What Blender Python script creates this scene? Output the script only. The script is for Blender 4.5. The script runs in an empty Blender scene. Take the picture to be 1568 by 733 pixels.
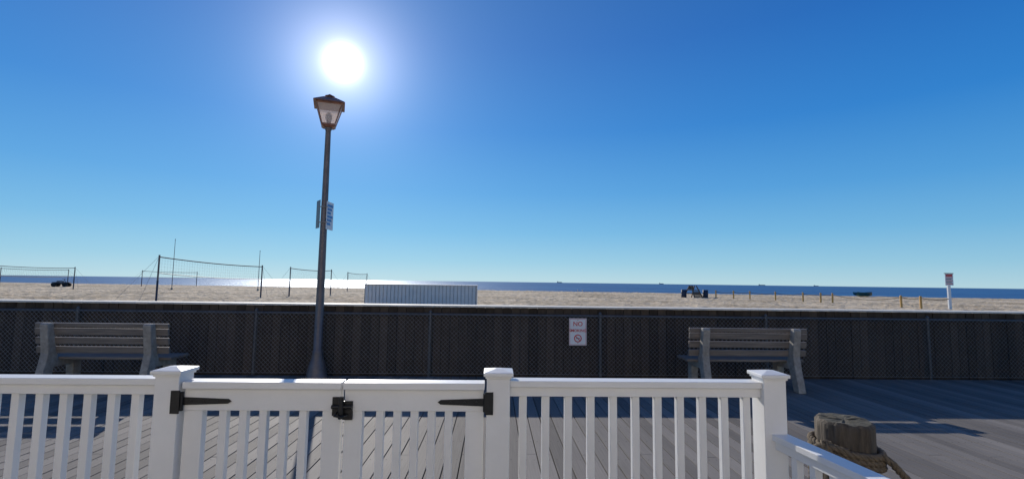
import bpy, bmesh, math, random
from mathutils import Vector, Matrix, noise
random.seed(7)
SC = bpy.context.scene
A = math.radians(2.0)
CA, SA = math.cos(A), math.sin(A)
def W(x, y, z=0.0):            # survey frame (sight line north) -> boardwalk frame
    return (x*CA + y*SA, -x*SA + y*CA, z)

# ------------------------------------------------------------ materials
def newmat(name):
    m = bpy.data.materials.new(name); m.use_nodes = True
    nt = m.node_tree
    return m, nt, nt.nodes["Principled BSDF"]
def N(nt, t, **kw):
    n = nt.nodes.new(t)
    for k, v in kw.items():
        if hasattr(n, k): setattr(n, k, v)
    return n
def mat_basic(name, col, rough=0.6, metal=0.0, nscale=8.0, var=0.12, bump=0.0, bscale=None, stretch=(1,1,1), spec=0.5):
    m, nt, b = newmat(name)
    b.inputs["Roughness"].default_value = rough
    b.inputs["Metallic"].default_value = metal
    b.inputs["Specular IOR Level"].default_value = spec
    tc = N(nt, "ShaderNodeTexCoord"); mp = N(nt, "ShaderNodeMapping")
    mp.inputs["Scale"].default_value = stretch
    nt.links.new(tc.outputs["Object"], mp.inputs["Vector"])
    nz = N(nt, "ShaderNodeTexNoise"); nz.inputs["Scale"].default_value = nscale
    nz.inputs["Detail"].default_value = 6; nz.inputs["Roughness"].default_value = 0.65
    nt.links.new(mp.outputs[0], nz.inputs["Vector"])
    cr = N(nt, "ShaderNodeValToRGB")
    lo = [c*(1-var) for c in col]; hi = [min(1, c*(1+var)) for c in col]
    cr.color_ramp.elements[0].position = 0.3; cr.color_ramp.elements[1].position = 0.7
    cr.color_ramp.elements[0].color = (*lo, 1); cr.color_ramp.elements[1].color = (*hi, 1)
    nt.links.new(nz.outputs["Fac"], cr.inputs["Fac"])
    nt.links.new(cr.outputs["Color"], b.inputs["Base Color"])
    if bump > 0:
        n2 = N(nt, "ShaderNodeTexNoise"); n2.inputs["Scale"].default_value = bscale or nscale*3
        n2.inputs["Detail"].default_value = 5
        nt.links.new(mp.outputs[0], n2.inputs["Vector"])
        bp = N(nt, "ShaderNodeBump"); bp.inputs["Strength"].default_value = bump
        bp.inputs["Distance"].default_value = 0.01
        nt.links.new(n2.outputs["Fac"], bp.inputs["Height"])
        nt.links.new(bp.outputs["Normal"], b.inputs["Normal"])
    return m

def mat_boards(name, pitch, axis, dark, light, rough=0.55, grain=(60, 2.5, 20), spec=0.5):
    """plank material: random tone per plank (by plank index) and grain along the plank"""
    m, nt, b = newmat(name)
    b.inputs["Specular IOR Level"].default_value = spec
    tc = N(nt, "ShaderNodeTexCoord"); sp = N(nt, "ShaderNodeSeparateXYZ")
    nt.links.new(tc.outputs["Object"], sp.inputs[0])
    dv = N(nt, "ShaderNodeMath", operation='DIVIDE'); dv.inputs[1].default_value = pitch
    nt.links.new(sp.outputs[axis], dv.inputs[0])
    fl = N(nt, "ShaderNodeMath", operation='FLOOR'); nt.links.new(dv.outputs[0], fl.inputs[0])
    wn = N(nt, "ShaderNodeTexWhiteNoise", noise_dimensions='1D'); nt.links.new(fl.outputs[0], wn.inputs["W"])
    mp = N(nt, "ShaderNodeMapping"); mp.inputs["Scale"].default_value = grain
    nt.links.new(tc.outputs["Object"], mp.inputs["Vector"])
    nz = N(nt, "ShaderNodeTexNoise"); nz.inputs["Scale"].default_value = 1.0; nz.inputs["Detail"].default_value = 5
    nt.links.new(mp.outputs[0], nz.inputs["Vector"])
    n3 = N(nt, "ShaderNodeTexNoise"); n3.inputs["Scale"].default_value = 0.7; n3.inputs["Detail"].default_value = 4
    nt.links.new(tc.outputs["Object"], n3.inputs["Vector"])
    a1 = N(nt, "ShaderNodeMath", operation='MULTIPLY'); a1.inputs[1].default_value = 0.35
    nt.links.new(wn.outputs["Value"], a1.inputs[0])
    a2 = N(nt, "ShaderNodeMath", operation='MULTIPLY_ADD'); a2.inputs[1].default_value = 0.4
    nt.links.new(nz.outputs["Fac"], a2.inputs[0]); nt.links.new(a1.outputs[0], a2.inputs[2])
    a3 = N(nt, "ShaderNodeMath", operation='MULTIPLY_ADD'); a3.inputs[1].default_value = 0.4
    nt.links.new(n3.outputs["Fac"], a3.inputs[0]); nt.links.new(a2.outputs[0], a3.inputs[2])
    cr = N(nt, "ShaderNodeValToRGB")
    cr.color_ramp.elements[0].position = 0.3; cr.color_ramp.elements[1].position = 0.85
    cr.color_ramp.elements[0].color = (*dark, 1); cr.color_ramp.elements[1].color = (*light, 1)
    nt.links.new(a3.outputs[0], cr.inputs["Fac"]); nt.links.new(cr.outputs["Color"], b.inputs["Base Color"])
    bp = N(nt, "ShaderNodeBump"); bp.inputs["Strength"].default_value = 0.35; bp.inputs["Distance"].default_value = 0.003
    nt.links.new(nz.outputs["Fac"], bp.inputs["Height"]); nt.links.new(bp.outputs["Normal"], b.inputs["Normal"])
    rr = N(nt, "ShaderNodeMapRange"); rr.inputs["To Min"].default_value = rough-0.08; rr.inputs["To Max"].default_value = rough+0.15
    nt.links.new(n3.outputs["Fac"], rr.inputs["Value"]); nt.links.new(rr.outputs[0], b.inputs["Roughness"])
    return m

M_white = mat_basic("white_vinyl", (0.79, 0.775, 0.75), 0.42, nscale=3, var=0.05, bump=0.06, bscale=40)
M_white2 = mat_basic("white_painted_metal", (0.84, 0.79, 0.72), 0.5, nscale=2.5, var=0.07)
M_groove = mat_basic("shaded_groove_paint", (0.62, 0.59, 0.55), 0.6, nscale=2.5, var=0.15)  # greyer tone paints the shade in the grooves between the ribs
M_black = mat_basic("black_iron", (0.012, 0.012, 0.013), 0.4, 0.2, nscale=30, var=0.3, bump=0.1)
M_pole = mat_basic("aged_bronze_paint", (0.14, 0.12, 0.12), 0.42, 0.2, nscale=9, var=0.25, bump=0.08)
M_lantern = mat_basic("lantern_frame_paint", (0.26, 0.12, 0.08), 0.45, 0.1, nscale=9, var=0.25)
M_conc = mat_basic("weathered_concrete", (0.33, 0.295, 0.25), 0.85, nscale=14, var=0.3, bump=0.4, bscale=80)
M_slat = mat_basic("weathered_slats", (0.20, 0.165, 0.135), 0.6, nscale=5, var=0.35, bump=0.3, bscale=20, stretch=(0.5, 8, 8))
M_galv = mat_basic("galvanised_steel", (0.22, 0.22, 0.225), 0.5, 0.5, nscale=12, var=0.2)
M_fpost = mat_basic("fence_post_steel", (0.11, 0.11, 0.11), 0.55, 0.4, nscale=12, var=0.2)
M_wire = mat_basic("chain_wire", (0.24, 0.235, 0.23), 0.5, 0.2, nscale=12, var=0.3)
M_cap = mat_basic("pale_cap", (0.74, 0.68, 0.58), 0.7, nscale=4, var=0.15, bump=0.2)  # cap board, much paler than the planks below
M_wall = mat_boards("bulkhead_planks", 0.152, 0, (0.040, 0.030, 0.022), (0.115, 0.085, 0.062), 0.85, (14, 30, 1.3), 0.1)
M_deck = mat_boards("boardwalk_boards", 0.14, 0, (0.115, 0.105, 0.094), (0.275, 0.25, 0.222), 0.68, (90, 2.2, 20), 0.10)
M_pile = mat_basic("piling_wood", (0.085, 0.068, 0.050), 0.9, nscale=6, var=0.6, bump=0.9, bscale=12, stretch=(4, 4, 0.6))
M_piletop = mat_basic("piling_endgrain", (0.075, 0.065, 0.042), 0.9, nscale=18, var=0.6, bump=0.8, bscale=25)
M_rope = mat_basic("manila_rope", (0.15, 0.115, 0.075), 0.95, nscale=60, var=0.4, bump=0.4)
M_dark = mat_basic("dark_gap", (0.02, 0.02, 0.02), 0.9)
M_red = mat_basic("sign_red", (0.60, 0.012, 0.012), 0.5, var=0.05)
M_sign = mat_basic("sign_white", (0.78, 0.78, 0.77), 0.45, nscale=5, var=0.05)
M_blue = mat_basic("sign_blue", (0.05, 0.22, 0.50), 0.45, var=0.1)
M_ypost = mat_basic("yellow_post_paint", (0.60, 0.34, 0.10), 0.6, var=0.15)
M_brownwood = mat_basic("brown_wood", (0.16, 0.10, 0.06), 0.8, nscale=5, var=0.3)
M_barrel = mat_basic("barrel_blue", (0.02, 0.035, 0.07), 0.6)
M_tape = mat_basic("net_tape", (0.03, 0.035, 0.06), 0.7)
M_teal = mat_basic("teal_paint", (0.02, 0.09, 0.10), 0.45)
M_rubber = mat_basic("tyre_rubber", (0.02, 0.02, 0.02), 0.85)
M_gullw = mat_basic("gull_white", (0.7, 0.7, 0.7), 0.8); M_gullg = mat_basic("gull_grey", (0.2, 0.21, 0.23), 0.8)
M_ship = mat_basic("ship_grey", (0.12, 0.15, 0.2), 0.7)
M_siding = mat_basic("cream_siding", (0.78, 0.71, 0.61), 0.6, nscale=2, var=0.05)
M_shingle = mat_basic("roof_shingle", (0.12, 0.11, 0.10), 0.9, nscale=10, var=0.4, bump=0.4)
M_pane, nt, b = newmat("window_pane"); b.inputs["Base Color"].default_value = (0.03, 0.04, 0.05, 1); b.inputs["Roughness"].default_value = 0.25
# frosted glass
M_glass, nt, b = newmat("frosted_glass")
b.inputs["Base Color"].default_value = (0.8, 0.70, 0.62, 1); b.inputs["Roughness"].default_value = 0.35
tr = N(nt, "ShaderNodeBsdfTranslucent"); tr.inputs[0].default_value = (0.75, 0.60, 0.52, 1)
tp = N(nt, "ShaderNodeBsdfTransparent"); mx = N(nt, "ShaderNodeMixShader"); mx.inputs[0].default_value = 0.5
mx2 = N(nt, "ShaderNodeMixShader"); mx2.inputs[0].default_value = 0.25
nt.links.new(b.outputs[0], mx.inputs[1]); nt.links.new(tr.outputs[0], mx.inputs[2])
nt.links.new(mx.outputs[0], mx2.inputs[1]); nt.links.new(tp.outputs[0], mx2.inputs[2])
nt.links.new(mx2.outputs[0], nt.nodes["Material Output"].inputs["Surface"])

# sand
M_sand, nt, b = newmat("beach_sand")
b.inputs["Roughness"].default_value = 0.95; b.inputs["Specular IOR Level"].default_value = 0.1
tc = N(nt, "ShaderNodeTexCoord")
n1 = N(nt, "ShaderNodeTexNoise"); n1.inputs["Scale"].default_value = 0.12; n1.inputs["Detail"].default_value = 8; n1.inputs["Roughness"].default_value = 0.7
n2 = N(nt, "ShaderNodeTexNoise"); n2.inputs["Scale"].default_value = 2.2; n2.inputs["Detail"].default_value = 6; n2.inputs["Roughness"].default_value = 0.7
for n in (n1, n2): nt.links.new(tc.outputs["Object"], n.inputs["Vector"])
ad = N(nt, "ShaderNodeMath", operation='ADD'); nt.links.new(n1.outputs["Fac"], ad.inputs[0]); nt.links.new(n2.outputs["Fac"], ad.inputs[1])
cr = N(nt, "ShaderNodeValToRGB"); cr.color_ramp.elements[0].position = 0.42; cr.color_ramp.elements[1].position = 0.58
hf = N(nt, "ShaderNodeMath", operation='MULTIPLY'); hf.inputs[1].default_value = 0.5
nt.links.new(ad.outputs[0], hf.inputs[0]); nt.links.new(hf.outputs[0], cr.inputs["Fac"])
cr.color_ramp.elements[0].color = (0.36, 0.275, 0.175, 1); cr.color_ramp.elements[1].color = (0.75, 0.61, 0.43, 1)
nt.links.new(cr.outputs["Color"], b.inputs["Base Color"])
vo = N(nt, "ShaderNodeTexVoronoi"); vo.inputs["Scale"].default_value = 1.8; nt.links.new(tc.outputs["Object"], vo.inputs["Vector"])
am = N(nt, "ShaderNodeMath", operation='MULTIPLY_ADD'); am.inputs[1].default_value = 0.6
nt.links.new(vo.outputs["Distance"], am.inputs[0]); nt.links.new(n2.outputs["Fac"], am.inputs[2])
bp = N(nt, "ShaderNodeBump"); bp.inputs["Strength"].default_value = 0.8; bp.inputs["Distance"].default_value = 0.2
nt.links.new(am.outputs[0], bp.inputs["Height"]); nt.links.new(bp.outputs["Normal"], b.inputs["Normal"])

# sea
M_sea, nt, b = newmat("sea_water")
out = nt.nodes["Material Output"]
df = N(nt, "ShaderNodeBsdfDiffuse"); gl = N(nt, "ShaderNodeBsdfGlossy")
gl.inputs["Roughness"].default_value = 0.45; gl.inputs["Color"].default_value = (0.85, 0.92, 1, 1)
tc = N(nt, "ShaderNodeTexCoord"); mp = N(nt, "ShaderNodeMapping"); mp.inputs["Scale"].default_value = (0.02, 0.05, 1)
nt.links.new(tc.outputs["Object"], mp.inputs["Vector"])
nz = N(nt, "ShaderNodeTexNoise"); nz.inputs["Scale"].default_value = 1; nz.inputs["Detail"].default_value = 9; nz.inputs["Roughness"].default_value = 0.75
nt.links.new(mp.outputs[0], nz.inputs["Vector"])
cr = N(nt, "ShaderNodeValToRGB"); cr.color_ramp.elements[0].position = 0.4; cr.color_ramp.elements[1].position = 0.6
cr.color_ramp.elements[0].color = (0.005, 0.075, 0.20, 1); cr.color_ramp.elements[1].color = (0.018, 0.145, 0.30, 1)
nt.links.new(nz.outputs["Fac"], cr.inputs["Fac"]); nt.links.new(cr.outputs["Color"], df.inputs["Color"])
bp = N(nt, "ShaderNodeBump"); bp.inputs["Strength"].default_value = 0.8; bp.inputs["Distance"].default_value = 1.3
nt.links.new(nz.outputs["Fac"], bp.inputs["Height"]); nt.links.new(bp.outputs["Normal"], gl.inputs["Normal"])
ms = N(nt, "ShaderNodeMixShader"); ms.inputs[0].default_value = 0.18
nt.links.new(df.outputs[0], ms.inputs[1]); nt.links.new(gl.outputs[0], ms.inputs[2]); nt.links.new(ms.outputs[0], out.inputs["Surface"])

# ------------------------------------------------------------ mesh builder
class B:
    def __init__(s): s.v = []; s.f = []; s.mi = []; s.mats = []; s.sm = []
    def m(s, mat):
        if mat not in s.mats: s.mats.append(mat)
        return s.mats.index(mat)
    def add(s, vs, fs, mat, smooth=False, M=None):
        o = len(s.v); i = s.m(mat)
        for p in vs:
            p = Vector(p)
            if M is not None: p = M @ p
            s.v.append(p)
        for f in fs: s.f.append(tuple(o+k for k in f)); s.mi.append(i); s.sm.append(smooth)
    def box(s, a, b_, mat, M=None):
        x0, y0, z0 = a; x1, y1, z1 = b_
        vs = [(x0,y0,z0),(x1,y0,z0),(x1,y1,z0),(x0,y1,z0),(x0,y0,z1),(x1,y0,z1),(x1,y1,z1),(x0,y1,z1)]
        s.add(vs, [(0,3,2,1),(4,5,6,7),(0,1,5,4),(1,2,6,5),(2,3,7,6),(3,0,4,7)], mat, M=M)
    def tube(s, pts, r, mat, n=8, smooth=True, cap=True, M=None):
        pts = [Vector(p) for p in pts]
        rr = r if isinstance(r, (list, tuple)) else [r]*len(pts)
        vs = []; fs = []
        ref = None
        for i, p in enumerate(pts):
            d = (pts[min(i+1, len(pts)-1)] - pts[max(i-1, 0)]).normalized()
            if ref is None:
                ref = Vector((1,0,0)) if abs(d.x) < 0.9 else Vector((0,1,0))
            u = (ref - d*ref.dot(d)).normalized(); w = d.cross(u); ref = u
            for k in range(n):
                a = 2*math.pi*k/n
                vs.append(p + (u*math.cos(a) + w*math.sin(a))*rr[i])
        for i in range(len(pts)-1):
            for k in range(n):
                a = i*n+k; b2 = i*n+(k+1) % n
                fs.append((a, b2, b2+n, a+n))
        s.add(vs, fs, mat, smooth, M)
        if cap:
            s.add(vs[:n], [tuple(range(n-1, -1, -1))], mat, False, M)
            s.add(vs[-n:], [tuple(range(n))], mat, False, M)
    def frustum(s, z0, w0, z1, w1, mat, c=(0, 0), n=4, rot=math.pi/4, cap=True, smooth=False, M=None):
        vs = []
        for z, w in ((z0, w0), (z1, w1)):
            for k in range(n):
                a = rot + 2*math.pi*k/n
                r = w/2/math.cos(math.pi/n)
                vs.append((c[0]+r*math.cos(a), c[1]+r*math.sin(a), z))
        fs = [(k, (k+1) % n, (k+1) % n+n, k+n) for k in range(n)]
        if cap: fs += [tuple(range(n-1, -1, -1)), tuple(range(n, 2*n))]
        s.add(vs, fs, mat, smooth, M)
    def obj(s, name, loc=(0,0,0), rot=0, parent=None, bevel=0):
        me = bpy.data.meshes.new(name); me.from_pydata([tuple(p) for p in s.v], [], s.f)
        for m_ in s.mats: me.materials.append(m_)
        me.polygons.foreach_set("material_index", s.mi); me.polygons.foreach_set("use_smooth", s.sm)
        me.update()
        o = bpy.data.objects.new(name, me); SC.collection.objects.link(o)
        o.location = loc; o.rotation_euler = (0, 0, rot)
        if parent: o.parent = parent
        if bevel:
            md = o.modifiers.new("bevel", 'BEVEL'); md.width = bevel; md.segments = 2; md.limit_method = 'ANGLE'; md.angle_limit = math.radians(40)
        return o
def empty(name, loc=(0,0,0), rot=0):
    e = bpy.data.objects.new(name, None); SC.collection.objects.link(e); e.location = loc; e.rotation_euler = (0,0,rot); e.empty_display_size = 0.2
    return e

# ------------------------------------------------------------ ground, sea
def grid(name, xs, ys, zf, mat, smooth=True):
    vs = []; fs = []
    for y in ys:
        for x in xs: vs.append((x, y, zf(x, y)))
    nx = len(xs)
    for j in range(len(ys)-1):
        for i in range(nx-1):
            a = j*nx+i; fs.append((a, a+1, a+nx+1, a+nx))
    b_ = B(); b_.v = vs; b_.f = fs; b_.mats = [mat]; b_.mi = [0]*len(fs); b_.sm = [smooth]*len(fs)
    return b_.obj(name)
def sandz(x, y):
    if y < 8.7: return -0.45
    yc = max(50, min(110, 86 - 0.2*x))
    z = 0.08
    if y > yc: z -= (y-yc)*0.045
    if y < 110 and abs(x) < 110:
        z += 0.05*noise.noise(Vector((x*0.35, y*0.35, 0))) + 0.07*noise.noise(Vector((x*1.3, y*1.3, 3))) + 0.07*noise.noise(Vector((x*3.1, y*2.6, 7)))
    return z
xs = [-700, -400, -250, -170, -130, -105] + [-90 + i*1.0 for i in range(45)] + [-45 + i*0.28 for i in range(322)] + [46+i*1.0 for i in range(50)] + [105, 130, 170, 250, 400, 700]
ys = [-40, -10, 0, 8.69, 8.7] + [9+i*1.0 for i in range(14)] + [23+i*0.3 for i in range(110)] + [56+i*0.6 for i in range(75)] + [102, 106, 110, 120, 135, 160, 200]
grid("beach_sand", xs, ys, sandz, M_sand)
sea = B(); sea.add([(-40000, 120, -1.5), (40000, 120, -1.5), (40000, 45000, -1.5), (-40000, 45000, -1.5)], [(0,1,2,3)], M_sea); sea.obj("sea")

# ------------------------------------------------------------ boardwalk
bw = B(); P = 0.14; G = 0.0045
for i in range(-170, 171):
    x0 = i*P+G; x1 = (i+1)*P-G
    off = (0.0, 1.9, 3.4, 0.9)[i % 4] + random.uniform(-0.05, 0.05)
    cuts = [-4.0]; y = -4+off+0.3
    while y < 8.1:
        cuts.append(y); y += 4.9
    cuts.append(8.3)
    for a, c in zip(cuts[:-1], cuts[1:]):
        dz = random.uniform(-0.0015, 0.0015)
        bw.box((x0, a+0.002, -0.04), (x1, c-0.002, dz), M_deck)
        # screw heads at the joists
        if abs(x0) < 7:
            yy = max(2.5, math.ceil(a*2)/2)
            while yy < c:
                if yy < 6.6:
                    for xx in (x0+0.03, x1-0.03):
                        q = 0.0045; bw.add([(xx-q, yy-q, dz+0.0006), (xx+q, yy-q, dz+0.0006), (xx+q, yy+q, dz+0.0006), (xx-q, yy+q, dz+0.0006)], [(0,1,2,3)], M_dark)
                yy += 0.5
bw.obj("boardwalk", bevel=0.002)
jo = B()
for k in range(-8, 18):
    y = k*0.5+0.0
    if y < 8.4: jo.box((-23.5, y-0.03, -0.24), (23.5, y+0.03, -0.045), M_dark)
jo.obj("boardwalk_joists")

# ------------------------------------------------------------ bulkhead wall
wl = B(); pw = 0.152
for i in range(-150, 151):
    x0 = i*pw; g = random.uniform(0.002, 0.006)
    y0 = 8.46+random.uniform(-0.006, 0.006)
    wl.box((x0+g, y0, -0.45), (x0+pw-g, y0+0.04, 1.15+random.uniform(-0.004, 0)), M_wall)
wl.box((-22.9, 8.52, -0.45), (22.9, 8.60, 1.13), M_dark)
wl.box((-22.9, 8.425, 1.152), (22.9, 8.80, 1.180), M_cap)
wl.box((-22.9, 8.44, 0.98), (22.9, 8.452, 1.06), M_wall)
wl.obj("wooden_bulkhead_wall", bevel=0.003)

# ------------------------------------------------------------ chain link fence
cl = B(); YF = 8.32; H = 1.04
x = -1.09-2.93*7
for k in range(15):
    xx = x+k*2.93
    cl.tube([(xx, YF+0.035, 0), (xx, YF+0.035, H+0.03)], 0.024, M_fpost, 10)
    cl.frustum(H+0.03, 0.06, H+0.06, 0.01, M_fpost, c=(xx, YF+0.035), n=8)
cl.tube([(-21.7, YF+0.03, H-0.01), (20, YF+0.03, H-0.01)], 0.018, M_fpost, 8)
cl.tube([(-21.7, YF, 0.04), (20, YF, 0.04)], 0.003, M_wire, 4)
sp = 0.072; zt = H; zb = 0.03; hh = zt-zb; n = int(42/sp)
for i in range(-16, n):
    for d in (1, -1):
        xa = -21.7+i*sp; xb = xa+hh
        if d < 0: xa, xb = xb, xa
        if min(xa, xb) < -21.8 or max(xa, xb) > 20.2: continue
        o = 0.0025*d
        cl.tube([(xa, YF+o, zb), (xb, YF+o, zt)], 0.0026, M_wire, 3, False, False)
cl.obj("chain_link_fence")

# ------------------------------------------------------------ white railing
YR = 2.535
def post(b_, x, y=YR, h=1.125):
    b_.box((x-0.059, y-0.059, 0), (x+0.059, y+0.059, h), M_white)
    b_.box((x-0.068, y-0.068, 0.0), (x+0.068, y+0.068, 0.05), M_white)
    b_.box((x-0.066, y-0.066, h-0.012), (x+0.066, y+0.066, h), M_white)
    b_.box((x-0.075, y-0.075, h), (x+0.075, y+0.075, h+0.018), M_white)
    b_.frustum(h+0.018, 0.145, h+0.030, 0.03, M_white, c=(x, y))
def rail(b_, x0, x1, xs_b):
    b_.box((x0, YR-0.045, 1.068), (x1, YR+0.045, 1.100), M_white)
    b_.box((x0, YR-0.030, 1.020), (x1, YR+0.030, 1.068), M_white)
    b_.box((x0, YR-0.028, 0.10), (x1, YR+0.028, 0.16), M_white)
    for xb in xs_b: b_.box((xb-0.019, YR-0.019, 0.16), (xb+0.019, YR+0.019, 1.020), M_white)
r = B()
X1, X2, X3 = -1.605, 0.028, 1.450
for xp in (X1, X2, X3, X1-1.85, X1-3.7): post(r, xp)
rail(r, X2+0.059, X3-0.059, [X2+0.118+0.1165*i+0.01 for i in range(11)])
for k in range(2):
    xe = X1-1.85*k-0.059; xb = xe-1.732
    rail(r, xb, xe, [xe-0.115-0.1157*i for i in range(14)])
r.obj("white_railing", bevel=0.003)
# lower side rail running back from the corner post
sr = B()
p0 = Vector((X3+0.02, YR-0.05, 0)); p1 = Vector((X3+0.30, 0.2, 0))
d = (p1-p0); L = d.length; ang = math.atan2(d.y, d.x)
MR = Matrix.Translation(p0) @ Matrix.Rotation(ang, 4, 'Z')
sr.box((0.0, -0.045, 0.815), (L, 0.045, 0.845), M_white, MR)
sr.box((0.0, -0.028, 0.770), (L, 0.028, 0.815), M_white, MR)
sr.box((0.0, -0.028, 0.10), (L, 0.028, 0.16), M_white, MR)
k = 0.12
while k < L-0.05:
    sr.box((k-0.019, -0.019, 0.16), (k+0.019, 0.019, 0.770), M_white, MR); k += 0.115
sr.box((L, -0.059, 0), (L+0.118, 0.059, 0.90), M_white, MR)
sr.obj("white_side_railing", bevel=0.003)

def gate(name, x0, x1, hinge_left):
    g = B(); zt = 1.088
    g.box((x0, YR-0.055, zt-0.034), (x1, YR+0.035, zt), M_white)
    g.box((x0+0.004, YR-0.035, 0.945), (x1-0.004, YR+0.015, zt-0.034), M_white)
    for a in (x0+0.004, x1-0.094):
        g.box((a, YR-0.032, 0.09), (a+0.09, YR+0.012, 0.945), M_white)
    g.box((x0+0.094, YR-0.030, 0.09), (x1-0.094, YR+0.010, 0.19), M_white)
    n = 5; w = (x1-x0-0.188)
    for i in range(n):
        c = x0+0.094+w*(i+1)/(n+1)
        g.box((c-0.019, YR-0.029, 0.19), (c+0.019, YR+0.009, 0.945), M_white)
    e = empty(name)
    g.obj("gate_leaf", parent=e, bevel=0.003)
    h = B(); yf = YR-0.035
    hx = x0 if hinge_left else x1; s = 1 if hinge_left else -1
    for z in (0.992, 0.2):
        vs = []
        for yy in (yf-0.007, yf-0.0005):
            vs += [(hx, yy, z-0.019), (hx+s*0.22, yy, z-0.011), (hx+s*0.235, yy, z), (hx+s*0.22, yy, z+0.011), (hx, yy, z+0.019)]
        f = [(0,1,2,3,4), (9,8,7,6,5)] + [(i, (i+1) % 5+0, (i+1) % 5+5, i+5) for i in range(5)]
        h.add(vs, f, M_black)
        h.tube([(hx-s*0.005, yf-0.010, z-0.045), (hx-s*0.005, yf-0.010, z+0.045)], 0.011, M_black, 10)
        xa, xb = sorted((hx-s*0.045, hx-s*0.003))
        h.box((xa, YR-0.0655, z-0.055), (xb, YR-0.0595, z+0.055), M_black)
        for t in (0.04, 0.10, 0.17):
            h.tube([(hx+s*t, yf-0.007, z), (hx+s*t, yf-0.011, z)], 0.005, M_black, 8)
    h.obj("hinge", parent=e)
    return e
gate("white_gate", X1+0.072, -0.757, True)
gate("white_gate", -0.747, X2-0.07, False)
lt = B()
lt.box((-0.800, YR-0.045, 0.925), (-0.757, YR-0.0325, 1.015), M_black)
lt.box((-0.747, YR-0.045, 0.905), (-0.700, YR-0.0325, 0.995), M_black)
lt.tube([(-0.80, YR-0.055, 0.97), (-0.70, YR-0.055, 0.97)], 0.010, M_black, 10)
lt.tube([(-0.752, YR-0.06, 0.915), (-0.752, YR-0.06, 1.02)], 0.013, M_black, 10)
lt.tube([(-0.775, YR-0.05, 0.94), (-0.775, YR-0.085, 0.935), (-0.745, YR-0.088, 0.93), (-0.725, YR-0.05, 0.93)], 0.006, M_black, 8)
lt.obj("gate_latch")

# ------------------------------------------------------------ street lamp
def lamp():
    x, y, _ = W(-3.16, 8.0)
    e = empty("street_lamp", (x, y, 0))
    p = B()
    prof = [(0, .170), (.03, .170), (.05, .155), (.12, .150), (.20, .132), (.28, .105), (.36, .083), (.40, .085), (.43, .085), (.45, .070), (1.5, .062), (3.0, .052), (4.12, .044), (4.15, .06), (4.18, .06)]
    p.tube([(0, 0, z) for z, r_ in prof], [r_ for z, r_ in prof], M_pole, 20)
    p.obj("post", parent=e)
    l = B()
    MM = Matrix.Rotation(math.radians(18), 4, 'Z')
    l.frustum(4.17, 0.16, 4.20, 0.23, M_lantern, M=MM)
    l.frustum(4.20, 0.23, 4.225, 0.23, M_lantern, M=MM)
    l.frustum(4.54, 0.40, 4.56, 0.42, M_lantern, M=MM)
    l.frustum(4.562, 0.50, 4.578, 0.49, M_lantern, M=MM)
    l.frustum(4.578, 0.49, 4.68, 0.20, M_lantern, M=MM)
    l.frustum(4.68, 0.12, 4.71, 0.11, M_lantern, M=MM, n=10, rot=0)
    l.frustum(4.71, 0.17, 4.725, 0.16, M_lantern, M=MM, n=10, rot=0)
    l.tube([(0, 0, 4.725), (0, 0, 4.745), (0, 0, 4.765)], [.05, .04, .01], M_lantern, 10)
    for k in range(4):
        a = math.pi/4+k*math.pi/2
        r0 = 0.215/2*1.414; r1 = 0.39/2*1.414
        l.tube([(r0*math.cos(a), r0*math.sin(a), 4.225), (r1*math.cos(a), r1*math.sin(a), 4.54)], 0.010, M_lantern, 6, M=MM)
    l.tube([(0, 0, 4.225), (0, 0, 4.29)], 0.035, M_lantern, 12)
    l.tube([(0, 0, 4.29), (0, 0, 4.33), (0, 0, 4.40), (0, 0, 4.44)], [.03, .055, .055, .02], M_sign, 12)
    l.obj("lantern_frame", parent=e)
    g = B(); g.frustum(4.227, 0.215, 4.538, 0.39, M_glass, cap=False, M=MM); g.obj("lantern_glass", parent=e)
    s = B()
    # two plates strapped to the post, one each way along the walk
    M1 = Matrix.Translation((0.058, -0.06, 2.67)) @ Matrix.Rotation(math.radians(86), 4, 'Z')
    s.box((0, 0, -0.235), (0.28, 0.004, 0.235), M_sign, M1)
    M2 = Matrix.Translation((-0.052, -0.06, 2.69)) @ Matrix.Rotation(math.radians(126), 4, 'Z')
    s.box((0, -0.004, -0.235), (0.20, 0.0, 0.235), M_pole, M2)
    s.box((-0.075, -0.075, 2.80), (0.075, -0.058, 2.815), M_galv)
    s.box((-0.075, -0.075, 2.54), (0.075, -0.058, 2.555), M_galv)
    for k in range(6):
        zz = 0.17-k*0.062
        s.box((0.03, -0.0025, zz-0.022), (0.25-0.04*(k % 3), -0.0005, zz+0.022), M_blue, M1)
    s.obj("post_signs", parent=e)
lamp()

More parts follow.
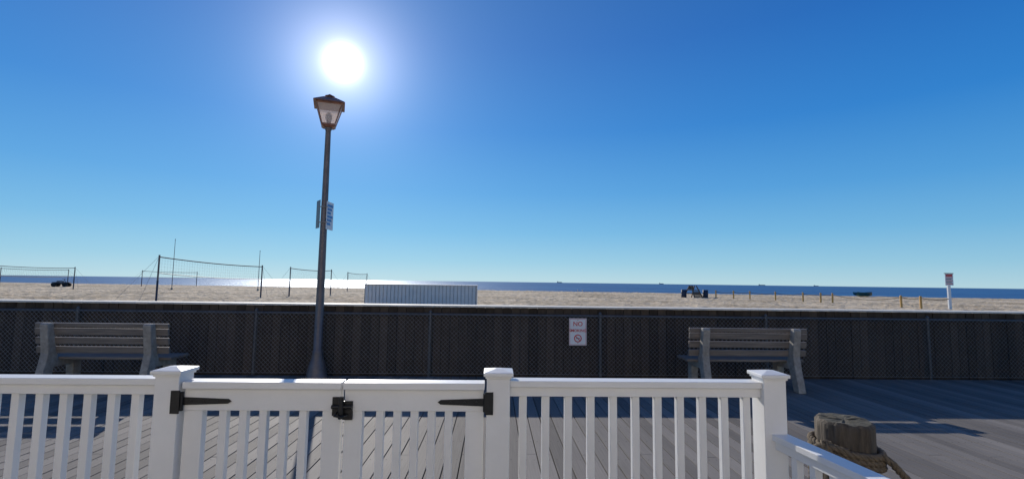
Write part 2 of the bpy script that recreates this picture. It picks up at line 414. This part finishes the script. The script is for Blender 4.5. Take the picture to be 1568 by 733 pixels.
# ------------------------------------------------------------ benches
def bench(loc, rot=0):
    e = empty("park_bench", loc, rot)
    prof = [(0.0, 0), (0.15, 0), (0.24, 0.32), (0.54, 0.32), (0.57, 0), (0.70, 0), (0.69, 0.415), (0.30, 0.415), (0.235, 0.62), (0.175, 0.92), (0.15, 0.945), (0.09, 0.945), (0.065, 0.92), (0.12, 0.52), (0.09, 0.36)]
    for nm, cx in (("end_frame_1", -0.70), ("end_frame_2", 0.70)):
        f = B(); n = len(prof)
        vs = [(cx-0.055, y, z) for y, z in prof]+[(cx+0.055, y, z) for y, z in prof]
        fs = [tuple(range(n-1, -1, -1)), tuple(range(n, 2*n))]+[(i, (i+1) % n, (i+1) % n+n, i+n) for i in range(n)]
        f.add(vs, fs, M_conc); f.obj(nm, parent=e, bevel=0.012)
    s = B()
    for z in (0.56, 0.69, 0.82):
        t = (z-0.5)/0.44; yc = 0.265-0.085*t
        MM = Matrix.Translation((0, yc, z)) @ Matrix.Rotation(math.radians(11), 4, 'X')
        s.box((-0.92, -0.018, -0.048), (0.92, 0.018, 0.048), M_slat, MM)
    MM = Matrix.Translation((0, 0.20, 0.91)) @ Matrix.Rotation(math.radians(11), 4, 'X')
    s.box((-0.92, -0.018, -0.030), (0.92, 0.018, 0.030), M_slat, MM)
    for y in (0.34, 0.45, 0.56, 0.67):
        s.box((-0.92, y-0.045, 0.416), (0.92, y+0.045, 0.452), M_slat)
    s.obj("seat_and_back_slats", parent=e, bevel=0.006)
bx, by, _ = W(3.66, 7.28); bench((bx, by, 0), 0)
bx, by, _ = W(-5.80, 6.72); bench((bx, by, 0), 0)

# ------------------------------------------------------------ no smoking sign
e = empty("no_smoking_sign", (1.44, YF-0.03, 0.765))
s = B(); s.box((-0.15, 0, -0.228), (0.15, 0.004, 0.228), M_sign)
for a, c in (((-0.14, -0.218), (0.14, -0.213)), ((-0.14, 0.213), (0.14, 0.218))): s.box((a[0], -0.0015, a[1]), (c[0], -0.0002, c[1]), M_red)
for a in (-0.14, 0.135): s.box((a, -0.0015, -0.213), (a+0.005, -0.0002, 0.213), M_red)
for z in (-0.19, 0.2): s.tube([(0, 0, z), (0, -0.006, z)], 0.007, M_galv, 8)
n = 28; vs = []; fs = []
for k in range(n):
    a = 2*math.pi*k/n
    vs += [(0.066*math.cos(a), -0.003, -0.11+0.066*math.sin(a)), (0.050*math.cos(a), -0.003, -0.11+0.050*math.sin(a))]
for k in range(n): a = 2*k; c = 2*((k+1) % n); fs.append((a, c, c+1, a+1))
s.add(vs, fs, M_red)
s.box((-0.035, -0.004, -0.115), (0.035, -0.003, -0.105), M_black)
MM = Matrix.Translation((0, -0.0035, -0.11)) @ Matrix.Rotation(math.radians(45), 4, 'Y')
s.box((-0.055, -0.0016, -0.006), (0.055, -0.0008, 0.006), M_red, MM)
s.obj("panel", parent=e, bevel=0)
for nm, t, z, sz in (("text_no", "NO", 0.100, 0.105), ("text_smoking", "SMOKING", 0.0, 0.066)):
    c = bpy.data.curves.new(nm, 'FONT'); c.body = t; c.size = sz; c.align_x = 'CENTER'; c.extrude = 0.0005; c.offset = 0.0010
    o = bpy.data.objects.new(nm, c); SC.collection.objects.link(o); o.parent = e
    o.location = (0, -0.003, z); o.rotation_euler = (math.radians(90), 0, 0); c.materials.append(M_red)

# ------------------------------------------------------------ piling with rope
def piling(loc):
    e = empty("rope_piling", loc); p = B()
    n = 40; zs = [0, .2, .4, .55, .65, .70, .735, .752]
    vs = []; fs = []
    for j, z in enumerate(zs):
        for k in range(n):
            a = 2*math.pi*k/n
            rr = 0.162 + 0.012*noise.noise(Vector((math.cos(a)*5, math.sin(a)*5, z*0.7))) + 0.005*math.sin(a*13+z)
            if z > 0.74: rr -= 0.018
            zz = z + (0.014*noise.noise(Vector((math.cos(a)*2, math.sin(a)*2, 5))) if j > 5 else 0)
            vs.append((rr*math.cos(a), rr*math.sin(a), zz))
    for j in range(len(zs)-1):
        for k in range(n): fs.append((j*n+k, j*n+(k+1) % n, (j+1)*n+(k+1) % n, (j+1)*n+k))
    p.add(vs, fs, M_pile, True)
    vs2 = vs[-n:]; m = []
    for rad in (0.66, 0.33):
        for k in range(n):
            q = vs2[k]; m.append((q[0]*rad, q[1]*rad, 0.752+0.010*noise.noise(Vector((q[0]*30, q[1]*30, rad*9)))))
    allv = vs2+m+[(0, 0, 0.748)]; f2 = []
    for j in range(2):
        for k in range(n): f2.append((j*n+k, j*n+(k+1) % n, (j+1)*n+(k+1) % n, (j+1)*n+k))
    for k in range(n): f2.append((2*n+k, 2*n+(k+1) % n, 3*n))
    p.add(allv, f2, M_piletop, False)
    p.obj("timber_pile", parent=e)
    rp = B()
    def rope(path, R=0.022):
        pts = [Vector(q) for q in path]; out = []
        for a, c in zip(pts[:-1], pts[1:]):
            m_ = max(1, int((c-a).length/0.012))
            for i in range(m_): out.append(a.lerp(c, i/m_))
        out.append(pts[-1])
        for s_ in range(3):
            st = []; L_ = 0; ref = Vector((0, 0, 1))
            for i, q in enumerate(out):
                d_ = (out[min(i+1, len(out)-1)]-out[max(i-1, 0)]).normalized()
                u = ref-d_*ref.dot(d_)
                u = u.normalized() if u.length > 0.05 else d_.orthogonal().normalized()
                w = d_.cross(u)
                if i: L_ += (q-out[i-1]).length
                a = L_/0.10*2*math.pi+s_*2.094
                st.append(q+(u*math.cos(a)+w*math.sin(a))*R*0.5)
            rp.tube(st, R*0.56, M_rope, 6)
    for z0 in (0.590, 0.55, 0.51):
        path = [((0.188)*math.cos(a), (0.188)*math.sin(a), z0+0.02*math.sin(a+z0*9)) for a in [2*math.pi*k/48 for k in range(49)]]
        rope(path)
    rope([(0.10, -0.17, 0.58)]+[(0.14+0.08*t*8, -0.19, 0.55-0.40*math.sin(min(1.57, t*1.7))) for t in [i/14 for i in range(15)]])
    rope([(-0.10, -0.16, 0.60), (-0.18, -0.13, 0.62), (-0.215, -0.06, 0.61), (-0.235, -0.02, 0.56), (-0.225, 0.0, 0.43), (-0.20, 0.03, 0.2)])
    rope([(-0.09, -0.165, 0.54), (-0.19, -0.13, 0.58), (-0.21, -0.10, 0.64), (-0.165, -0.1, 0.625)])
    rp.obj("rope", parent=e)
px_, py_, _ = W(2.15, 3.17); piling((px_, py_, 0))

# ------------------------------------------------------------ storage box on sand
def storage():
    x, y, _ = W(-3.75, 20.0)
    e = empty("beach_storage_box", (x, y, 0.05), 0.0); s = B(); w = 2.29; z1 = 1.36
    n = 30; pitch = 2*w/n
    for i in range(n):
        a = -w+i*pitch
        s.box((a+0.006, 0, 0), (a+pitch*0.82, 0.05, z1), M_white2)
        s.box((a+pitch*0.82, 0.030, 0), (a+pitch+0.006, 0.05, z1), M_groove)
    s.box((-w, 0.052, 0), (w, 1.5, z1), M_white2)
    s.box((-w-0.03, -0.03, z1), (w+0.03, 1.53, z1+0.035), M_white2)
    s.box((-w-0.012, -0.012, 0.0), (-w+0.006, 0.05, z1), M_galv); s.box((w-0.006+0.012, -0.012, 0.0), (w+0.02, 0.05, z1), M_galv)
    s.obj("ribbed_body", parent=e)
storage()

# ------------------------------------------------------------ volleyball nets
def net(a, c, guy=True, ha=2.55):
    a = Vector(W(*a, 0.1)); c = Vector(W(*c, 0.1))
    mid = (a+c)/2; e = empty("volleyball_net", mid); a = a-mid; c = c-mid
    d = (c-a).normalized(); s = B()
    for p, sg, hp in ((a, -1, ha), (c, 1, 2.55)):
        s.tube([p+Vector((0,0,-.15)), p+Vector((0,0,hp))], 0.05, M_pole, 8)
        s.tube([p+Vector((0,0,0.0)), p+Vector((0,0,1.3))], 0.057, M_barrel, 8)
        if guy:
            q = p+d*sg*1.9
            perp = Vector((-d.y, d.x, 0))
            for k in (-1, 1): s.tube([p+Vector((0,0,hp-0.05)), q+perp*k*0.9], 0.009, M_wire, 4)
    s.obj("poles", parent=e)
    L = (c-a).length; g = B()
    def P_(t, z):
        sag = 0.10*4*t*(1-t)
        return a.lerp(c, t)+Vector((0, 0, z-sag+(1-t)*(ha-2.55)))
    for z, r_ in ((2.43, 0.035), (1.45, 0.022)):
        g.tube([P_(t/12, z) for t in range(13)], r_, M_tape if z > 2 else M_galv, 5)
    for i in range(1, int(L/0.2)):
        t = i*0.2/L; g.tube([P_(t, 1.45), P_(t, 2.43)], 0.0025, M_tape, 3, False, False)
    for z in (1.65, 1.85, 2.05, 2.25):
        g.tube([P_(t/8, z) for t in range(9)], 0.0025, M_tape, 3, False, False)
    g.obj("net", parent=e)
net((-21.5, 29.3), (-19.7, 38.0), ha=2.85)
net((-57.5, 75), (-55.5, 85))
net((-19.3, 42), (-18.9, 50.5))
net((-22.1, 65), (-22.8, 76))
net((-50.0, 46), (-50.8, 56))
net((-70.0, 66), (-69.0, 75))

def pole(x, d, top, name="flagpole"):
    X, Y, _ = W(x, d); e = empty(name, (X, Y, 0.0)); s = B()
    s.tube([(0,0,0), (0,0,top)], [0.05, 0.03], M_galv, 6); s.tube([(0,0,0), (0,0,0.3)], 0.12, M_conc, 8)
    s.tube([(0,0,top), (0,0,top+0.1)], [0.05, 0.03], M_galv, 6); s.obj("mast", parent=e)
pole(-42.2, 60, 6.3); pole(-31.5, 60, 5.0)

# ------------------------------------------------------------ rope fence on beach
rf = B(); pts = []
def gp(px, d): return (px-784+0.8)/738*d
for px, d_ in ((1096, 55), (1123, 53), (1148, 51.5), (1187, 49.5), (1229, 47), (1256, 45.5), (1274, 44.5), (1379, 36.5), (1409, 35), (1452, 33.5)):
    x, y, _ = W(gp(px, d_), d_); pts.append(Vector((x, y, 0.08)))
for p in pts[:-1]:
    rf.tube([p+Vector((0,0,-.1)), p+Vector((random.uniform(-.03,.03),0,0.86))], 0.075, M_ypost, 8)
    rf.tube([p+Vector((0,0,0.86)), p+Vector((0,0,0.9))], [0.085, 0.05], M_ypost, 8)
for a, c in zip(pts[:-1], pts[1:]):
    sag = min(0.3, 0.05*(c-a).length)
    rf.tube([a.lerp(c, t/10)+Vector((0,0,0.75-sag*4*(t/10)*(1-t/10))) for t in range(11)], 0.028, M_rope, 5)
rf.obj("beach_rope_fence")

# beach sign at right
x, y, _ = W(gp(1453, 34.5), 34.5); e = empty("beach_notice_sign", (x, y, 0.05)); s = B()
s.box((-0.10, -0.05, 0), (0.10, 0.05, 1.75), M_white)
s.box((-0.30, -0.08, 1.72), (0.30, -0.055, 2.55), M_sign)
s.box((-0.24, -0.085, 2.36), (0.24, -0.082, 2.50), M_red)
for k in range(5): s.box((-0.24, -0.085, 2.26-k*0.11), (0.24-0.07*(k % 2), -0.082, 2.31-k*0.11), M_pole if k % 2 else M_red)
s.box((-0.33, -0.10, 2.55), (0.33, -0.03, 2.60), M_brownwood)
s.obj("post_and_panel", parent=e, bevel=0)

# beach gear
def barrel(x, d):
    X, Y, _ = W(x, d); s = B()
    pr = [(0, .27), (.02, .29), (.28, .30), (.3, .315), (.32, .30), (.58, .30), (.6, .315), (.62, .30), (.88, .29), (.9, .27)]
    s.tube([(0,0,z) for z, r_ in pr], [r_ for z, r_ in pr], M_barrel, 14); s.obj("trash_barrel", (X, Y, 0.08))
barrel(gp(1047, 56), 56); barrel(gp(1080, 56), 56)
X, Y, _ = W(gp(1061, 56), 56); s = B()   # lifeguard stand: solid boarded base, raking legs, raised seat with back
for xx in (-0.62, 0.62):
    s.tube([(xx*1.3, -0.75, 0), (xx*0.8, -0.1, 1.40)], 0.06, M_brownwood, 6); s.tube([(xx*1.3, 0.75, 0), (xx*0.8, 0.1, 1.40)], 0.06, M_brownwood, 6)
    s.box((xx-0.05, -0.5, 0.45), (xx+0.05, 0.5, 0.55), M_brownwood)
for z in (0.12, 0.27, 0.42, 0.57, 0.72): s.box((-0.8+z*0.15, -0.70+z*0.42, z-0.06), (0.8-z*0.15, -0.65+z*0.42, z+0.06), M_brownwood)
s.box((-0.75, -0.4, 0.85), (0.75, 0.4, 0.92), M_brownwood); s.box((-0.6, 0.12, 0.95), (0.3, 0.17, 1.40), M_brownwood)
s.obj("lifeguard_stand", (X, Y, 0.06), 0.6)
X, Y, _ = W(gp(1322, 72), 72); s = B(); rows = []
for i in range(9):
    t = i/8; x_ = -1.7+3.4*t; w_ = 0.62*math.sin(math.pi*min(1, 0.12+t*0.88))**0.6 if t < 1 else 0.02; zk = 0.05+0.35*max(0, abs(t-0.5)-0.25)*2
    rows.append([(x_, -w_, 0.62+0.25*abs(t-0.5)), (x_, -w_*0.8, 0.25+zk*0.5), (x_, 0, zk), (x_, w_*0.8, 0.25+zk*0.5), (x_, w_, 0.62+0.25*abs(t-0.5))])
vs = [p for r_ in rows for p in r_]; fs = [(i*5+k, (i+1)*5+k, (i+1)*5+k+1, i*5+k+1) for i in range(8) for k in range(4)]
s.add(vs, fs, M_teal, True)
for t in (2, 4, 6): w_ = rows[t][4][1]; s.box((rows[t][0][0]-0.12, -w_, 0.5), (rows[t][0][0]+0.12, w_, 0.54), M_brownwood)
s.obj("rowing_boat", (X, Y, 0.08), 0.25)
X, Y, _ = W(gp(95, 68), 68); s = B()
for xx in (-0.65, 0.65):
    for yy in (-0.4, 0.4): s.tube([(xx, yy-0.13, 0.3), (xx, yy+0.13, 0.3)], 0.3, M_rubber, 14)
s.box((-0.75, -0.22, 0.35), (0.7, 0.22, 0.6), M_dark); s.box((-0.95, -0.42, 0.62), (-0.35, 0.42, 0.68), M_pole); s.box((0.3, -0.42, 0.62), (0.95, 0.42, 0.68), M_pole)
s.box((-0.5, -0.17, 0.66), (0.2, 0.17, 0.82), M_rubber); s.tube([(0.5, 0, 0.6), (0.3, 0, 1.05)], 0.04, M_dark, 6); s.tube([(0.3, -0.38, 1.08), (0.3, 0.38, 1.08)], 0.03, M_dark, 6)
s.obj("quad_bike", (X, Y, 0.08), 0.2, bevel=0.03)
for px, d_ in ((885, 80), (892, 81)):
    X, Y, _ = W(gp(px, d_), d_); s = B()
    s.tube([(-0.28, 0, .24), (-0.15, 0, .25), (0, 0, .24), (0.12, 0, .27), (0.17, 0, .33)], [.015, .06, .085, .07, .04], M_gullw, 8)
    s.tube([(0.17, 0, .33), (0.2, 0, .39), (0.23, 0, .395)], [.04, .045, .02], M_gullw, 8); s.tube([(0.24, 0, .39), (0.30, 0, .38)], [.012, .004], M_ypost, 5)
    s.tube([(-0.34, 0.03, .27), (-0.1, 0.06, .29), (0.08, 0.05, .29)], [.008, .06, .03], M_gullg, 6); s.tube([(-0.34, -0.03, .27), (-0.1, -0.06, .29), (0.08, -0.05, .29)], [.008, .06, .03], M_gullg, 6)
    for yy in (-.03, .03): s.tube([(0, yy, 0), (0, yy, .18)], .008, M_ypost, 4)
    s.obj("seagull", (X, Y, 0.10), random.uniform(0, 3))
def ship(px, d_, L, H_):
    X, Y, _ = W(gp(px, d_), d_); s = B()
    s.add([(-L/2, -8, 4), (L/2, -8, 5), (L/2+6, 0, 6), (-L/2, 8, 4), (-L/2+4, -6, -3), (L/2-5, -6, -3), (L/2-2, 0, -3), (-L/2+4, 6, -3), (L/2, 8, 5), (L/2-5, 6, -3)],
          [(0,1,2,8,3), (4,7,9,6,5), (0,4,5,1), (1,5,6,2), (2,6,9,8), (8,9,7,3), (3,7,4,0)], M_ship)
    s.box((-L/2+5, -6, 4), (-L/2+22, 6, H_), M_ship); s.box((-L/2+25, -6, 4.5), (L/2-12, 6, H_*0.55), M_ship); s.tube([(L/2-15, 0, 4), (L/2-15, 0, H_)], 0.8, M_ship, 6)
    s.obj("cargo_ship", (X, Y, -1.5))
ship(857, 9000, 100, 26); ship(1013, 12000, 120, 30); ship(1167, 11000, 160, 28); ship(1250, 9500, 100, 20)

# ------------------------------------------------------------ unseen house on the landward side, added to bounce sunlight onto the railing
def house():
    e = empty("unseen_bounce_house", (0, -4.0, 0)); s = B()
    x0, x1, H_ = -9, 9, 6.2
    ops = [(-7.2, -5.4, 1.0, 2.4, 0), (-3.4, -1.6, 1.0, 2.4, 0), (-0.5, 0.5, 0.05, 2.15, 1), (1.8, 3.6, 1.0, 2.4, 0), (5.4, 7.2, 1.0, 2.4, 0),
           (-7.0, -5.6, 3.9, 5.2, 0), (-3.2, -1.8, 3.9, 5.2, 0), (1.8, 3.2, 3.9, 5.2, 0), (5.6, 7.0, 3.9, 5.2, 0)]
    s.box((x0, -7, 0), (x1, -0.03, H_), M_siding)
    z = 0.0
    while z < H_-0.05:      # clapboards, cut round the openings
        segs = [(x0, x1)]
        for (a, c, lo, hi, dr) in ops:
            if z+0.12 > lo-0.1 and z < hi+0.1:
                ns = []
                for (u, v) in segs:
                    if c+0.1 <= u or a-0.1 >= v: ns.append((u, v)); continue
                    if u < a-0.1: ns.append((u, a-0.1))
                    if v > c+0.1: ns.append((c+0.1, v))
                segs = ns
        for (u, v) in segs:
            s.add([(u, 0.012, z), (v, 0.012, z), (v, -0.01, z+0.125), (u, -0.01, z+0.125), (u, -0.028, z), (v, -0.028, z)], [(1,0,3,2), (0,1,5,4)], M_siding)
        z += 0.127
    s.obj("walls", parent=e)
    t = B()
    for (a, c, lo, hi, dr) in ops:
        t.box((a-0.1, -0.02, lo-0.1), (a, 0.03, hi+0.1), M_white); t.box((c, -0.02, lo-0.1), (c+0.1, 0.03, hi+0.1), M_white)
        t.box((a, -0.02, hi), (c, 0.03, hi+0.1), M_white)
        if not dr:
            t.box((a, -0.02, lo-0.1), (c, 0.04, lo), M_white); t.box((a, -0.02, lo), (c, -0.012, hi), M_pane)
            t.box(((a+c)/2-0.02, -0.011, lo), ((a+c)/2+0.02, 0.01, hi), M_white); t.box((a, -0.011, (lo+hi)/2-0.02), ((a+c)/2-0.021, 0.01, (lo+hi)/2+0.02), M_white)
            t.box(((a+c)/2+0.021, -0.011, (lo+hi)/2-0.02), (c, 0.01, (lo+hi)/2+0.02), M_white)
        else:
            t.box((a, -0.02, lo), (c, 0.005, hi), M_blue); t.box((a+0.2, 0.006, 1.2), (c-0.2, 0.012, 1.9), M_pane)
    t.obj("windows_and_door", parent=e)
    r_ = B(); r_.add([(x0-.4, 0.5, H_-0.05), (x1+.4, 0.5, H_-0.05), (x1+.4, -3.5, H_+2.2), (x0-.4, -3.5, H_+2.2), (x0-.4, -7.5, H_-0.05), (x1+.4, -7.5, H_-0.05)],
          [(0,1,2,3), (3,2,5,4)], M_shingle); r_.add([(x0, -0.03, H_), (x0, -7, H_), (x0, -3.5, H_+1.9), (x1, -0.03, H_), (x1, -7, H_), (x1, -3.5, H_+1.9)], [(0,2,1), (3,4,5)], M_siding)
    r_.obj("roof", parent=e)
house()

# ------------------------------------------------------------ sun, sky
EL = math.radians(23.6); AZ = math.radians(-18.3)     # AZ from +Y toward +X
sd = Vector((math.sin(AZ)*math.cos(EL), math.cos(AZ)*math.cos(EL), math.sin(EL)))
sl = bpy.data.lights.new("sun", 'SUN'); sl.energy = 4.5; sl.angle = math.radians(0.5); sl.color = (1, 0.94, 0.85)
so = bpy.data.objects.new("sun", sl); SC.collection.objects.link(so); so.rotation_euler = sd.to_track_quat('Z', 'Y').to_euler()
w = bpy.data.worlds.new("World"); SC.world = w; w.use_nodes = True; nt = w.node_tree
S = 0.12
bg = nt.nodes["Background"]; bg.inputs[1].default_value = S
sky = N(nt, "ShaderNodeTexSky", sky_type='NISHITA'); sky.sun_disc = False; sky.sun_elevation = EL; sky.sun_rotation = AZ % (2*math.pi)
sky.air_density = 1.0; sky.dust_density = 0.0; sky.ozone_density = 2.0
tc = N(nt, "ShaderNodeTexCoord"); nm = N(nt, "ShaderNodeVectorMath", operation='NORMALIZE'); nt.links.new(tc.outputs["Generated"], nm.inputs[0])
# clear-air colour by elevation
sx = N(nt, "ShaderNodeSeparateXYZ"); nt.links.new(nm.outputs[0], sx.inputs[0])
rp = N(nt, "ShaderNodeValToRGB"); els = rp.color_ramp.elements
stops = [(0.0, (.40, .63, .74)), (0.04, (.26, .54, .73)), (0.10, (.140, .43, .72)), (0.18, (.064, .32, .69)), (0.30, (.014, .205, .61)), (0.45, (.004, .13, .49)), (0.70, (.004, .08, .33)), (1.0, (.004, .06, .24))]
els[0].position = 0; els[0].color = (*stops[0][1], 1); els[1].position = 1; els[1].color = (*stops[-1][1], 1)
for p_, c_ in stops[1:-1]:
    q = els.new(p_); q.color = (*c_, 1)
nt.links.new(sx.outputs["Z"], rp.inputs["Fac"])
sc_ = N(nt, "ShaderNodeVectorMath", operation='SCALE'); sc_.inputs["Scale"].default_value = 1/S; nt.links.new(rp.outputs["Color"], sc_.inputs[0])
mxs = N(nt, "ShaderNodeMix", data_type='RGBA'); mxs.inputs["Factor"].default_value = 0.92
nt.links.new(sky.outputs[0], mxs.inputs["A"]); nt.links.new(sc_.outputs[0], mxs.inputs["B"])
dt = N(nt, "ShaderNodeVectorMath", operation='DOT_PRODUCT'); dt.inputs[1].default_value = sd; nt.links.new(nm.outputs[0], dt.inputs[0])
ac = N(nt, "ShaderNodeMath", operation='ARCCOSINE'); nt.links.new(dt.outputs["Value"], ac.inputs[0])
def expo(scale_deg, power, amp, col):
    a = N(nt, "ShaderNodeMath", operation='DIVIDE'); a.inputs[1].default_value = math.radians(scale_deg); nt.links.new(ac.outputs[0], a.inputs[0])
    p = N(nt, "ShaderNodeMath", operation='POWER'); p.inputs[1].default_value = power; nt.links.new(a.outputs[0], p.inputs[0])
    q = N(nt, "ShaderNodeMath", operation='MULTIPLY'); q.inputs[1].default_value = -1; nt.links.new(p.outputs[0], q.inputs[0])
    r_ = N(nt, "ShaderNodeMath", operation='EXPONENT'); nt.links.new(q.outputs[0], r_.inputs[0])
    t = N(nt, "ShaderNodeMath", operation='MULTIPLY'); t.inputs[1].default_value = amp/S; nt.links.new(r_.outputs[0], t.inputs[0])
    v = N(nt, "ShaderNodeVectorMath", operation='SCALE'); v.inputs[0].default_value = col; nt.links.new(t.outputs[0], v.inputs["Scale"]); return v
cur = mxs.outputs["Result"]
for g in (expo(1.25, 2, 3.0, (1, .99, .97)), expo(3.0, 1.0, 1.35, (1, .95, 1)), expo(17, 1.0, 0.25, (.55, .80, 1))):
    va = N(nt, "ShaderNodeVectorMath", operation='ADD'); nt.links.new(cur, va.inputs[0]); nt.links.new(g.outputs[0], va.inputs[1]); cur = va.outputs[0]
nt.links.new(cur, bg.inputs[0])

# ------------------------------------------------------------ camera
cd = bpy.data.cameras.new("camera"); cd.sensor_width = 36; cd.lens = 36*735/1568; cd.clip_start = 0.05; cd.clip_end = 90000
co = bpy.data.objects.new("camera", cd); SC.collection.objects.link(co)
R = Matrix.Rotation(-A, 4, 'Z') @ Matrix.Rotation(math.radians(95.05), 4, 'X') @ Matrix.Rotation(math.radians(0.77), 4, 'Z')
co.matrix_world = Matrix.Translation((0, 0, 1.6)) @ R
SC.camera = co
SC.view_settings.view_transform = 'Standard'; SC.view_settings.look = 'None'; SC.view_settings.exposure = 0
